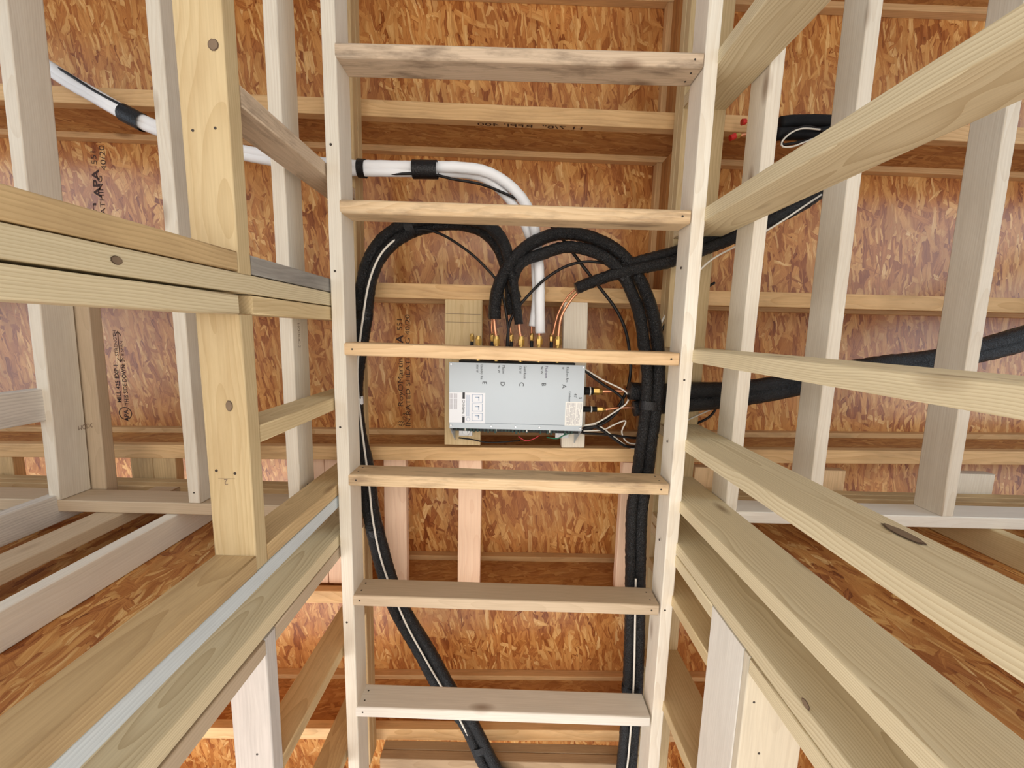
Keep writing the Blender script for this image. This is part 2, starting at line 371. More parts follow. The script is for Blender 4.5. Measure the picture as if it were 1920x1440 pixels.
for i, (y, wd, lb, ex) in enumerate(RUNGS):
    sk = (.002, .004, .006, .006, .010, .012)[i]
    o = beam('rung', (-.495, y+.019, (Zr+Zt)/2), (.495, y+.019+sk, (Zr+Zt)/2), .038, .089, (0,0,1), W[wd], lb, 'rung', 'rungs between the two ledger boards', r=.007 if i < 2 else .004, wob=.0015)
    P = []
    side = 1 if y < .1 else -1
    ys = y + (.038 if side > 0 else 0)
    for sx in (-1, 1):
        P.append(((sx*.472, y + .019 + (sk if sx > 0 else 0), Zr), (0,0,-1)))
        if i in (0, 3, 4, 5):
            for zz in (1.185, 1.222): P.append(((sx*.474, ys + (sk if sx > 0 else 0), zz), (0,side,0)))
    nails(o, P)
# ------------------------------------------------------------------ left wall of the passage (2x4) with two door openings
LX0, LX1 = -.623, -.534
def studL(y0, y1, z0, z1, wd, lb, cat='stud', group=None, name='stud', lean=0.0):
    A = Vector(((LX0+LX1)/2, (y0+y1)/2, z0)); B = Vector(((LX0+LX1)/2, (y0+y1)/2 + lean, z1))
    return beam(name, A, B, LX1-LX0, y1-y0, (0,1,0), W[wd], lb, cat, group)
ZP0 = 1.374
studL(-.140,-.102, -1.26, .780, 'tan', 'brown jack stud, topmost of the three boards packed together on the left', group='studs of the left passage wall')
kb = studL(-.100,-.062, -1.26, ZP0, 'cream', 'long creamy king stud with knots, middle of the three boards packed together on the left', group='studs of the left passage wall')
studL(-.058,-.020, -1.26, .776, 'cream', 'greenish cream jack stud, lowest of three boards packed together on the left', group='studs of the left passage wall')
studL(-.140,-.102, .822, ZP0, 'grey', 'short weathered grey cripple stud above the upper left header, touching the king stud', 'cripple stud', 'cripple studs of the left passage wall', 'cripple_stud')
studL(-.060,-.022, .818, ZP0, 'yellow', 'short yellow cripple stud just under the king stud, right of the lower left header', 'cripple stud', 'cripple studs of the left passage wall', 'cripple_stud')
studL(-.457,-.419, .822, ZP0, 'greyrung', 'grey split cripple stud slanting down from the upper left header to the ledger board', 'cripple stud', 'cripple studs of the left passage wall', 'cripple_stud')
studL(.212,.250, .818, ZP0, 'yellow', 'bright yellow cripple stud standing alone right of the middle left header', 'cripple stud', 'cripple studs of the left passage wall', 'cripple_stud')
studL(.484,.522, .818, ZP0, 'tan', 'tan knotty cripple stud above the end of the middle left header', 'cripple stud', 'cripple studs of the left passage wall', 'cripple_stud')
studL(.483,.521, -1.26, .778, 'tan', 'wide tan jack stud at lower left carrying the end of the middle header', group='studs of the left passage wall', lean=.004)
studL(.5245,.5625, -1.26, ZP0, 'washed', 'whitish grey king stud running diagonally at lower left beside the tan jack stud', group='studs of the left passage wall')
studL(.632,.670, -1.26, ZP0, 'cream', 'yellow-edged stud with smooth grey side, next below the whitish king stud', group='studs of the left passage wall', lean=.022)
studL(.694,.732, -1.26, .789, 'dusty', 'stained brown jack stud under the pale yellow-edged stud, carrying the lowest header', group='studs of the left passage wall')
studL(.694,.732, .829, ZP0, 'dusty', 'short brown cripple stud above the top end of the lowest left header', 'cripple stud', 'cripple studs of the left passage wall', 'cripple_stud')
studL(1.040,1.078, .829, ZP0, 'tan', 'grey-stained brown cripple stud above the lowest left header, upper one of the pair', 'cripple stud', 'cripple studs of the left passage wall', 'cripple_stud', lean=.006)
studL(1.440,1.478, .829, ZP0, 'tan', 'brown cripple stud at the very bottom edge beside the left ledger board', 'cripple stud', 'cripple studs of the left passage wall', 'cripple_stud')
h1 = bxd('door_header', (-.623,-1.8,.782), (-.534,-.100,.820), 1, W['yellow'], 'flat yellow door header with big knots at the upper left', 'door header', 'flat headers of the left passage wall', dA=(.0,0))
h2 = bxd('door_header', (-.623,-.020,.779), (-.534,.521,.817), 1, W['yellow'], 'flat yellow door header at mid left with a pencilled number stamp', 'door header', 'flat headers of the left passage wall')
h3 = bxd('door_header', (-.623,.694,.790), (-.534,2.0,.828), 1, W['ash'], 'flat whitish door header near the bottom left corner', 'door header', 'flat headers of the left passage wall')
nails(h1, [((-.602,-.355,.782),(0,0,-1)), ((-.560,-.36,.782),(0,0,-1)), ((-.555,-.13,.782),(0,0,-1))], .003)
nails(h2, [((-.605,.30,.779),(0,0,-1)), ((-.567,.305,.779),(0,0,-1))], .0035)
text('2', (-.582,.318,.7785+H), (-1,0,0), (0,1,0), .018, PENCIL, h2, name='lettering'); text('_____', (-.567,.318,.7785+H), (-1,0,0), (0,1,0), .014, PENCIL, h2, name='lettering')
nails(h3, [((-.570,.99,.790),(0,0,-1))], .003)
for (z0, z1, nm) in ((1.375,1.412,'lower'), (1.413,1.450,'upper')):
    bxd('top_plate', (-.623,-2.2,z0), (-.534,1.76,z1), 1, W['tan'], nm + ' of the two stacked top plates of the left passage wall', 'top plate')
    bxd('top_plate', (.534,-2.2,z0), (.673,1.76,z1), 1, W['yellow'], nm + ' of the two stacked top plates of the right passage wall', 'top plate')
# ------------------------------------------------------------------ right wall of the passage (2x6)
RX0, RX1 = .534, .673
def studR(y0, y1, z0, z1, wd, lb, cat='stud', group='studs of the right passage wall', name='stud', lean=0.0):
    A = Vector(((RX0+RX1)/2, (y0+y1)/2, z0)); B = Vector(((RX0+RX1)/2, (y0+y1)/2 + lean, z1))
    return beam(name, A, B, RX1-RX0, y1-y0, (0,1,0), W[wd], lb, cat, group)
studR(-.766,-.728, -1.26, ZP0, 'cream', 'steep cream stud with wavy grain at the top right, ending beside the first rung')
s2 = studR(-.361,-.323, -1.26, ZP0, 'cream', 'long cream stud crossing the upper right corner, ending beside the second rung')
studR(.043,.081, -1.26, ZP0, 'cream', 'nearly level ribbed cream stud at mid right, ending beside the third rung', lean=-.004)
s4 = studR(.302,.340, -1.26, ZP0, 'cream', 'cream stud with strong grain and a big dark oval knot, ending above the fourth rung', lean=.010)
s5 = studR(.494,.532, -1.26, ZP0, 'cream', 'cream stud below the knotty one, ending beside the fourth rung', lean=.016)
s6 = studR(.647,.685, -1.26, ZP0, 'cream', 'brown-sided king stud at lower right with a round knot, top board of a tight pair')
studR(.689,.727, -1.26, .766, 'cream', 'pale jack stud at lower right, bottom board of a tight pair')
studR(.689,.727, .930, ZP0, 'cream', 'short cripple stud at lower right touching the king stud above the white header', 'cripple stud', 'cripple studs of the right passage wall', 'cripple_stud')
studR(.826,.864, .930, ZP0, 'yellow', 'knotty yellow cripple stud above the white header, nearer to the king stud', 'cripple stud', 'cripple studs of the right passage wall', 'cripple_stud')
studR(1.210,1.248, .930, ZP0, 'yellow', 'yellow cripple stud above the white header, farther from the king stud', 'cripple stud', 'cripple studs of the right passage wall', 'cripple_stud')
nails(s4, [], .003)
bxd('door_header', (.534,.689,.790), (.572,2.2,.930), 1, W['white'], 'whitish upright header board with nail specks at the bottom right', 'door header', 'header boards of the right passage wall')
hb = bxd('door_header', (.534,.689,.768), (.673,2.2,.789), 1, W['beige'], 'wide flat cream board forming the underside of the header at the bottom right', 'door header', 'header boards of the right passage wall')
nails(hb, [((.555,.80,.768),(0,0,-1)), ((.58,.93,.768),(0,0,-1)), ((.60,1.02,.768),(0,0,-1))], .003)
# big knot on the fourth right stud and one on the king stud, on their upper / side faces
def knot(parent, p, n, a, b_, axis, mat):
    bm = bmesh.new(); n = Vector(n); p = Vector((p[0], p[1], p[2]+H)); ax = Vector(axis); bx = n.cross(ax)
    c = [bm.verts.new(p + n*.0004 + ax*a*math.cos(k*math.pi/12)*(1+.08*math.sin(k*2)) + bx*b_*math.sin(k*math.pi/12)) for k in range(24)]
    bm.faces.new(c); return from_bm('knot', bm, mat, parent)
KNOT = plain('dark_knot', (.26,.18,.115), .6, 0, None, .3, .9)
KNOTR = plain('knot_rim', (.12,.075,.045), .6)
def knot2(parent, p, n, a, b_, axis):
    knot(parent, p, n, a, b_, axis, KNOTR); q = Vector(p) + Vector(n)*.0006; knot(parent, q, n, a*.86, b_*.84, axis, KNOT)
def on(px, py, ax, v):
    d = ray(px, py); return d * (v / d[ax])
knot2(s4, on(1693,1001,1,.3075), (0,-1,0), .034, .0125, (0,0,1))
knot2(s6, on(1511,1320,0,.534), (-1,0,0), .010, .007, (0,0,1))
knot2(h1, on(400,84,2,.7815), (0,0,-1), .010, .010, (0,1,0)); knot2(h2, on(430,761,2,.7785), (0,0,-1), .011, .007, (0,1,0))
knot2(kb, on(218,488,0,-.534), (1,0,0), .008, .006, (0,0,1))
# ------------------------------------------------------------------ side-room ceiling ledgers and lowered joists
def jy(x0, x1, y0, y1, wd, lb, dx=0, name='ceiling_joist', cat='ceiling joist', group=None, z0=Zr, z1=Zt):
    return bxd(name, (x0,y0,z0), (x1,y1,z1), 1, W[wd], lb, cat, group, dA=(dx,0))
GL, GR = 'lowered ceiling joists of the left side room', 'lowered ceiling joists of the right side room'
lj = jy(-.684,-.646,-2.2,.553,'pale','pale ceiling joist with a number stamp, nearest to the left ledger board',0,group=GL)
lj2 = jy(-.992,-.954,-2.2,.553,'pale','pale ceiling joist passing behind the yellow headers on the left',-.004,group=GL)
ll = jy(-1.365,-1.327,-2.2,.553,'pale','thick pale ledger joist with ink stamps nearest the left edge',-.065,'ledger_board','ledger board')
ul = jy(-1.425,-1.334,-.25,.590,'dusty','dusty plate lying on top of the far left ledger joist',-.012,'top_plate','top plate', None, Zt+.004, Zt+.042)
rj1 = jy(.676,.714,-2.2,.537,'pale','pale ceiling joist nailed against the far side of the right passage wall',0.0,'ledger_board','ledger board')
rj2 = jy(.905,.943,-2.2,.537,'pale','pale ceiling joist with white bottom edge, first one clear of the right passage wall',.030,group=GR)
rj3 = jy(1.305,1.343,-2.2,.537,'pale','pale ceiling joist with white bottom edge, farthest to the right',.048,group=GR)
for o_, x in ((lj2, -.996), (lj, -.684)):
    nails(o_, [((x+.042,.50,1.20),(1,0,0)), ((x+.02,.52,Zr),(0,0,-1))], .003)
text('MODOC 2', (-.6455,-.01,1.20+H), (0,1,0), (0,0,-1), .016, PENCIL, lj, name='lettering')
text('MODOC', (-.9565,-.01,1.215+H), (0,1,0), (0,0,-1), .016, PENCIL, lj2, name='lettering')
text('MODOC 2', (-1.368,.33,1.21+H), (0,0,1), (0,1,0), .022, PENCIL, ll, .07, name='lettering')
bxd('ledger_board', (-3.2,.555,Zr), (-.60,.593,Zt), 0, W['dusty'], 'pinkish level ledger board where the left joists end', 'ledger board', dA=(0,0))
bxd('ledger_board', (.69,.538,Zr), (3.2,.576,Zt), 0, W['white'], 'white level ledger board where the right joists end', 'ledger board')
# plates, studs of the walls that close the side rooms
for sx, y0, nm, x0, x1 in ((-1, .594, 'left', -3.2, -.626), (1, .577, 'right', .676, 3.2)):
    for z0, lv in ((1.375,'lower'), (1.413,'upper')):
        bxd('top_plate', (x0,y0,z0), (x1,y0+.089,z0+.037), 0, W['tan'], lv + ' top plate of the sheathed wall in the %s side room' % nm, 'top plate')
def studW(x0, x1, y0, wd, lb, d=.089, z0=-1.26, z1=ZP0): return bxd('stud', (x0,y0,z0), (x1,y0+d,z1), 2, W[wd], lb, 'stud', 'studs of the sheathed side room walls')
studW(-1.073,-1.035,.594,'white','white-edged stud in front of the strand board at lower left')
studW(-1.295,-1.206,.594,'dusty','dusty stud turned flat in the corner at lower left', .038)
studW(-1.60,-1.562,.594,'pale','pale stud glimpsed past the far left corner')
studW(-2.0,-1.962,.594,'pale','pale stud beyond the far left edge of the view')
studW(1.516,1.554,.577,'yellow','shaded brown stud under the white ledger board at far right')
studW(1.11,1.148,.577,'yellow','stud hidden mostly behind the knotty cream stud at right')
studW(1.92,1.958,.577,'yellow','stud at the right edge glimpsed above the white ledger board')
studW(.69,.728,.577,'yellow','corner stud at the end of the right sheathed wall')
bxd('stud', (-1.443,.205,-1.26), (-1.405,.303,1.248), 2, W['silver'], 'grey knotty stud entering from the left edge at mid height', 'stud', 'studs of the far left wall')
bxd('stud', (-1.443,.540,-1.26), (-1.405,.629,1.248), 2, W['silver'], 'grey wide stud at lower left ending at the stamped ledger joist', 'stud', 'studs of the far left wall')
# flat blocks on the joists
GB = 'flat blocks nailed under the joists'
def blk(x0, x1, y0, y1, wd, lb, z0=1.490, dx=0): return bxd('block', (x0,y0,z0), (x1,y1,z0+.038), 1, W[wd], lb, 'block', GB, dA=(dx,0))
B1 = blk(-.497,-.408,.50,1.043,'pink','pinkish flat block behind the left hose loop below the metal box')
B2 = blk(-.200,-.108,.50,1.043,'pink','pinkish flat block below the centre of the metal box')
B3 = blk(.448,.540,.50,1.043,'pink','pinkish flat block partly behind the right pair of hoses')
blk(-.82,-.731,.50,1.043,'pink','pale nailed block beyond the left passage wall, left one of the touching pair')
blk(-.729,-.640,.50,1.043,'pink','pale pink block beyond the left passage wall, right one of the touching pair')
for x0, wd, lb in ((-1.46,'tan','tan block above the left sheathed wall, left one of the touching pair'), (-1.373,'tan','tan block above the left sheathed wall, right one of the touching pair'),
                   (-2.0,'tan','tan block above the left sheathed wall at the left edge'), (1.214,'warm','tan block above the right sheathed wall, middle one'),
                   (1.738,'pale','pale wide block above the right sheathed wall near the right edge'), (.715,'warm','tan block above the right sheathed wall next to the right passage wall')):
    bxd('block', (x0,.50,1.455), (x0+(.14 if x0 in (1.738,) else .086),.70,1.493), 1, W[wd], lb, 'block', GB)
# end wall of the passage
for z0, lv in ((1.375,'lower'), (1.413,'upper')):
    bxd('top_plate', (-.495,1.731,z0), (.495,1.82,z0+.037), 0, W['umber'], lv + ' brown plate across the far end of the passage', 'top plate')

# ------------------------------------------------------------------ backing boards and metal branch box
ba = beam('backing_board', (-.181,-.112,1.475), (-.181,.434,1.475), .138, .038, (0,0,1), W['yellow'], 'yellow wide backing board with pencil lines behind the left end of the metal box', 'backing board')
bb = beam('backing_board', (.228,-.112,1.475), (.243,.434,1.475), .089, .038, (0,0,1), W['pale'], 'pale narrow backing board behind the right end of the metal box', 'backing board')
bmn = bmesh.new()
for yy in (-.060, -.030): bbox(bmn, (-.246,yy,1.4553), (-.118,yy+.0012,1.4556))
from_bm('pencil_mark', bmn, PENCIL, ba)
BX = empty('branch_box', (.02,.22,1.455+H), 'grey metal refrigerant branch box with handwriting, brass fittings and two stickers, above the passage', 'junction box')
bx0, bx1, by0, by1, bz0, bz1 = -.210, .247, .106, .333, 1.312, 1.452
bm = bmesh.new(); bbox(bm, (bx0+.004,by0+.010,bz0+.003), (bx1-.004,by1-.012,1.40))
bbox(bm, (bx0+.03,by0+.002,1.34), (bx1-.03,by1-.02,1.448))
body = from_bm('body', bm, STEEL, BX)
bm = bmesh.new(); bbox(bm, (bx0,by0,bz0), (bx1,by1-.020,bz0+.003)); bbox(bm, (bx0+.002,by1-.019,bz0+.001), (bx1-.002,by1,bz0+.004))
cover = from_bm('cover', bm, STEEL, BX)
bv = cover.modifiers.new('b', 'BEVEL'); bv.width = .001; bv.segments = 2
bm = bmesh.new()
for xs in (bx0+.001, bx1-.003):
    v = [bm.verts.new((x, y, z+H)) for x in (xs, xs+.002) for y, z in ((by1-.03,bz0+.004), (by1,bz0+.004), (.415,1.452), (by1-.03,1.452))]
    for f in ((0,1,2,3),(7,6,5,4),(0,4,5,1),(1,5,6,2),(2,6,7,3),(3,7,4,0)): bm.faces.new([v[i] for i in f])
from_bm('side_flange', bm, STEEL, BX)
bm = bmesh.new(); bbox(bm, (bx0+.006,by1-.025,1.352), (bx1-.006,.352,1.362)); pcb = from_bm('circuit_board', bm, DARK, BX)
bm = bmesh.new(); rr = random.Random(3)
for k in range(34):
    x = bx0+.02 + (bx1-bx0-.04)*k/34; wdt = rr.uniform(.003,.008); bbox(bm, (x,.334,1.348-rr.uniform(0,.008)), (x+wdt,.336+rr.uniform(.006,.020),1.353))
me_o = from_bm('component', bm, PCB, pcb); me_o['kind'] = 'stuff'
bm = bmesh.new()
for k in (0, 3, 4, 8, 11):
    x = bx0+.05 + k*.027; bbox(bm, (x,.340,1.345), (x+.005,.349,1.352))
from_bm('connector', bm, WHITEC, pcb)
bm = bmesh.new(); bbox(bm, (bx0+.03,by0-.004,1.335), (bx1-.03,by0+.012,1.445)); from_bm('port_panel', bm, DARK, BX)
# feet with washers
for cx in (-.165, .200):
    bm = bmesh.new(); bbox(bm, (cx-.028,.345,1.446), (cx+.022,.395,1.452)); cyl_bm(bm, (cx,.378,1.446+H), (cx,.378,1.442+H), .016, .014, 18); cyl_bm(bm, (cx,.378,1.442+H), (cx,.378,1.434+H), .007, .006, 6)
    from_bm('mounting_foot', bm, ZINC, BX)
for x, y in ((-.203,.113),(.240,.113),(-.065,.323),(.018,.323),(.100,.323),(-.203,.323),(.240,.323)):
    bm = bmesh.new(); cyl_bm(bm, (x,y,bz0+H), (x,y,bz0-.0015+H), .0042, .0034, 14); from_bm('screw', bm, ZINC, BX)
Zc = bz0 - .0007 + H
bm = bmesh.new(); bbox(bm, (bx0+.001,.208,bz0-.0005), (-.087,.313,bz0)); st1 = from_bm('warning_sticker', bm, PAPER, BX)
bm = bmesh.new()
bbox(bm, (-.164,.208,bz0-.0008),(-.156,.230,bz0-.0006)); bbox(bm, (-.164,.291,bz0-.0008),(-.156,.312,bz0-.0006))
from_bm('print', bm, INK, st1)
bm = bmesh.new()
for c0, cols in ((-.207, 5), (-.193, 5)):
    for k in range(cols):
        for q in range(3): bbox(bm, (c0+k*.0024,.212+q*.0185,bz0-.0008),(c0+k*.0024+.0011,.212+q*.0185+.017,bz0-.0006))
from_bm('print', bm, INKG, st1)
bm = bmesh.new()
for k in range(5): bbox(bm, (-.151+k*.0026,.216,bz0-.0008),(-.1498+k*.0026,.290,bz0-.0006))
for y in (.214,.245,.278):
    for a, b_ in (((-.132,y),(-.130,y+.027)),((-.097,y),(-.095,y+.027)),((-.132,y),(-.095,y+.0015)),((-.132,y+.0255),(-.095,y+.027))): bbox(bm, (*a,bz0-.0008),(*b_,bz0-.0006))
for y in (.222,.254,.286): bbox(bm, (-.121,y,bz0-.0009),(-.107,y+.003,bz0-.0006)); bbox(bm, (-.110,y,bz0-.0009),(-.107,y+.013,bz0-.0006))
for k in range(20):
    a = k*math.pi/10; bbox(bm, (-.144+.006*math.cos(a)-.0008,.300+.006*math.sin(a)-.0008,bz0-.0009),(-.144+.006*math.cos(a)+.0008,.300+.006*math.sin(a)+.0008,bz0-.0006))
from_bm('print', bm, INKB, st1)
text('WARNING', (-.1565,.282,Zc), (0,-1,0), (-1,0,0), .011, INK, st1, .047, 'lettering', .012)
text('!', (-.1565,.289,Zc), (0,-1,0), (-1,0,0), .011, INK, st1)
bm = bmesh.new(); bbox(bm, (.186,.231,bz0-.0005), (.245,.314,bz0)); st2 = from_bm('specification_sticker', bm, PAPER2, BX)
bm = bmesh.new()
for k in range(17):
    y = .235
    while y < .308:
        l = rr.uniform(.006,.026)
        if rr.random() < .75: bbox(bm, (.191+k*.0031,y,bz0-.0008),(.1922+k*.0031,min(.311,y+l),bz0-.0006))
        y += l + .003
from_bm('print', bm, INKG, st2)
def hand(s, x, y, size, mat=INK, wdt=None): text(s, (x,y,Zc), (0,1,0), (1,0,0), size, mat, cover, wdt, 'handwriting')
for s, x, sub in (('Laundry Rm',-.104,'NW W'), ('Master',-.031,'9k W'), ('Guest Room',.041,'12k W'), ('Mudroom',.113,'9k W'), ('Kitchen Rm',.184,'W')):
    L = {'Laundry Rm':.050,'Master':.030,'Guest Room':.044,'Mudroom':.040,'Kitchen Rm':.052}[s]
    hand(s, x, .112, .013, INKP if s == 'Mudroom' else INK, L); hand(sub, x-.015, .113, .011, INK, .026 if len(sub) > 1 else .008)
for s, x in (('E',-.097), ('D',-.036), ('C',.028), ('B',.103), ('A',.172)): hand(s, x, .168 if s != 'A' else .172, .021)
hand('Condenser', .196, .196, .011, INK, .035); hand("45'", .214, .202, .013); hand('5', .231, .214, .014)

# flare fittings
def nut(A, d, r, L, mat=BRASS, name='flare_nut', parent=BX, stub=None):
    bm = bmesh.new(); A = Vector(A); d = Vector(d).normalized()
    cyl_bm(bm, A, A + d*L*.62, r, r, 6); cyl_bm(bm, A + d*L*.62, A + d*L, r*.92, r*.62, 12)
    cyl_bm(bm, A - d*L*.25, A, r*.62, r*.62, 10)
    return from_bm(name, bm, mat, parent)
near = [(897,641),(931,641),(977,642),(1011,641),(1046,642)]; far = [(885,633),(923,633),(959,633),(997,632),(1034,634)]
for k, ((a, b_), (c, d)) in enumerate(zip(near, far)):
    p = at(a, b_+5, 1.350); q = at(c, d+5, 1.415)
    nut(p, (0,-1,0), .0115, .030); nut(q, (0,-1,0), .0085, .024)
    for z_, r_ in ((p, .008), (q, .0065)):
        bm = bmesh.new(); cyl_bm(bm, z_ + Vector((0,.004,0)), Vector((z_.x, by0+.004, z_.z)), r_, r_, 14); from_bm('port_stub', bm, BRASS if r_ > .007 else DARK, BX)
# right side ports
for (x0, y0, x1, xe, r_) in ((1096,733,1112,1130,.0145), (1093,767,1119,1136,.0105)):
    a = at(x0,y0,1.385); b_ = at(x1,y0+.3,1.385); c = at(xe,y0+.6,1.385)
    bm = bmesh.new(); cyl_bm(bm, a, b_, r_, r_*.9, 18); from_bm('port_sleeve', bm, FOAM, BX)
    nut(b_, c-b_, r_*.95, (c-b_).length*.95)
    m = a.lerp(b_, .55); bm = bmesh.new(); cyl_bm(bm, m, m + (b_-a).normalized()*.004, r_*1.12, r_*1.12, 18); from_bm('cable_tie', bm, WHITEC, BX)

# ------------------------------------------------------------------ refrigerant line sets
def pts(l, z): return [at(*(p if len(p) == 3 else (*p, z))) for p in l]
def band(parent, path, i, r, mat=TAPE, name='tape_band', L=.022):
    p = Vector(path[i]); q = Vector(path[min(i+2, len(path)-1)]); d = (q-p).normalized()
    bm = bmesh.new(); cyl_bm(bm, p, p + d*L, r, r*.97, 20); return from_bm(name, bm, mat, parent, False)
def lineset(lb, loc, group='black insulated line sets'): return empty('insulated_line_set', loc, lb, 'insulated hose', group)
Zh = 1.350
def wrap(parent, A, B, px, py, mat, L=.014, zz_=1.35):
    p = at(px, py, zz_); ka = min(range(1, len(A)-1), key=lambda i: (A[i]-p).length); kb_ = min(range(len(B)), key=lambda i: (B[i]-A[ka]).length)
    c = (A[ka] + B[kb_]) / 2; d = (A[ka+1] - A[ka-1]).normalized(); v = A[ka] - B[kb_]; v = v - d*v.dot(d); hw = v.length/2 + .0218; v.normalize(); u = d.cross(v)
    bm = bmesh.new(); n = 28; ra = [[bm.verts.new(X + v*math.cos(2*math.pi*j/n)*hw + u*math.sin(2*math.pi*j/n)*.0232) for j in range(n)] for X in (c - d*L, c - d*L*.3, c + d*L*.3, c + d*L)]
    for a, b in zip(ra, ra[1:]):
        for j in range(n): bm.faces.new((a[j], a[(j+1)%n], b[(j+1)%n], b[j]))
    from_bm('tape_band', bm, mat, parent, True)
# left loop
LS1 = lineset('black hose pair with white cable, looping round the left of the metal box', at(690,700,Zh))
a1 = pts([(952,1500,1.335),(910,1440,1.335),(872,1360,1.345),(828,1300),(784,1220),(741,1145),(722,1090),(703,1020),(691,960),(684,915),(678,865),(666,810),(660,750),(662,700),(668,650),(674,600),(679,535),(691,490),(712,455),(742,430),(775,415),(835,406,1.37),(893,414),(925,430),(947,462),(957,505),(966,550),(973,608)], Zh)
a2 = pts([(972,1500,1.33),(931,1440,1.33),(889,1360,1.345),(851,1300),(806,1220),(760,1145),(736,1090),(716,1020),(701,960),(695,915),(688,865),(675,810),(669,750),(671,700),(678,650),(686,600),(693,535),(706,495),(726,466),(755,443),(790,428,1.38),(850,420,1.40),(893,428,1.39),(920,446,1.39),(940,480,1.39),(951,530,1.385),(957,590,1.39)], Zh)
tube('insulation', a1, .0205, BLACK, LS1, .0014, .0014, taper=.0145); tube('insulation', a2, .0205, BLACK, LS1, .0014, .0012, taper=.013)
wc = pts([(907,1440,1.33),(852,1330,1.325),(800,1240,1.325),(757,1160,1.325),(718,1060,1.325),(700,980,1.325),(691,900,1.325),(678,800,1.325),(672,740,1.325),(671,680,1.325),(680,600,1.325),(692,530,1.325),(712,480,1.325),(740,450,1.33),(763,440,1.34)], 1.33)
tube('control_cable', wc, .0035, WHITEC, LS1, segs=8)
A_, B_ = spline(a1), spline(a2)
for x, y, m in ((750,1165,TAPE),(698,1000,TAPE),(895,1398,TAPE),(683,592,TAPE),(768,424,TAPE),(664,748,WHITEF)): wrap(LS1, A_, B_, x, y, m)
tube('copper_pipe', pts([(972,600),(974,618),(977,636)], 1.352), .0048, COPPER, LS1, segs=10)
tube('copper_pipe', pts([(953,585),(956,612),(959,628)], 1.41), .0035, COPPER, LS1, segs=10)
# right loop
LS2 = lineset('black hose pair arching over and down the right side of the metal box', at(1220,700,Zh))
b1 = pts([(928,598),(928,570),(934,540),(947,510),(968,480),(1005,452),(1058,437),(1118,449),(1168,480),(1203,532),(1224,590,1.31),(1233,650,1.29),(1235,700,1.285),(1231,750,1.285),(1226,790,1.285),(1221,825,1.285),(1216,870,1.285),(1208,920,1.285),(1202,970,1.285),(1199,1100,1.285),(1198,1200,1.285),(1194,1300,1.285),(1188,1380,1.285),(1180,1480,1.285)], 1.345)
b2 = pts([(968,560,1.38),(961,530,1.37),(975,495,1.35),(1012,478),(1067,463),(1125,477),(1162,508),(1184,548),(1199,590,1.305),(1208,650,1.285),(1214,700,1.285),(1212,750,1.285),(1209,790,1.285),(1203,830,1.285),(1197,870,1.285),(1190,920,1.285),(1184,970,1.285),(1182,1100,1.285),(1180,1200,1.285),(1176,1300,1.285),(1171,1380,1.285),(1161,1480,1.285)], 1.335)
tube('insulation', b1, .0205, BLACK, LS2, .0014, .0010); tube('insulation', b2, .0190, BLACK, LS2, .0018, .0004)
tube('control_cable', pts([(1192,1085),(1191,1150),(1188,1280),(1180,1400),(1172,1470)], 1.262), .0035, WHITEC, LS2, segs=8)
A_, B_ = spline(b1), spline(b2)
for x, y in ((1194,1290),(1231,760),(1185,505)): wrap(LS2, A_, B_, x, y, TAPE, zz_=1.285 if y > 600 else 1.345)
tube('copper_pipe', pts([(926,594),(928,615),(931,636)], 1.350), .0048, COPPER, LS2, segs=10)
tube('copper_pipe', pts([(923,597),(922,615),(923,628)], 1.41), .0035, COPPER, LS2, segs=10)
# upper right line set
LS3 = lineset('black ribbed hose pair slanting up to the right from bare copper pipes', at(1240,490,1.33))
c1 = pts([(1080,541),(1110,529),(1150,515),(1200,503),(1260,490),(1320,468),(1390,440),(1450,412),(1520,374),(1600,306),(1700,240,1.36),(1800,205,1.37)], 1.33)
c2 = pts([(1150,508),(1200,490),(1260,474),(1320,452),(1390,430),(1450,400),(1520,364),(1600,300),(1700,232,1.36),(1800,190,1.37)], 1.345)
tube('insulation', c1, .0185, BLACK, LS3, .0014, .0022); tube('insulation', c2, .0185, BLACK, LS3, .0014, .0022)
tube('copper_pipe', pts([(1080,541),(1062,560),(1046,590),(1036,630)], 1.40), .0035, COPPER, LS3, segs=10)
tube('copper_pipe', pts([(1086,545),(1068,566),(1052,596),(1046,638)], 1.355), .0045, COPPER, LS3, segs=10)
tube('control_cable', pts([(1285,540),(1330,490),(1400,452),(1450,425),(1540,365)], 1.31), .003, WHITEC, LS3, segs=8)
# main lines leaving to the right
LS4 = lineset('thick black hose pair running from the right side of the metal box', at(1400,735,1.35))
d1 = pts([(1180,733),(1230,736),(1300,733),(1370,732),(1450,722),(1550,700),(1650,684),(1750,672),(1850,648),(1960,615),(2100,570),(2700,330)], 1.342)
d2 = pts([(1188,766),(1235,762),(1300,757),(1370,750),(1450,737),(1520,722),(1620,700),(1750,682),(1860,660),(1960,632),(2100,590),(2700,352)], 1.332)
tube('insulation', d1, .031, BLACK, LS4, .0016, 0); tube('insulation', d2, .0265, BLACK, LS4, .0016, 0)
tube('copper_pipe', pts([(1128,733.5),(1155,733),(1185,733)], 1.385), .0065, COPPER, LS4, segs=12)
tube('copper_pipe', pts([(1134,768),(1160,765),(1190,763)], 1.385), .0050, COPPER, LS4, segs=12)
tube('control_cable', pts([(1825,665),(1862,652),(1925,640),(2000,615)], 1.32), .003, WHITEC, LS4, segs=8)
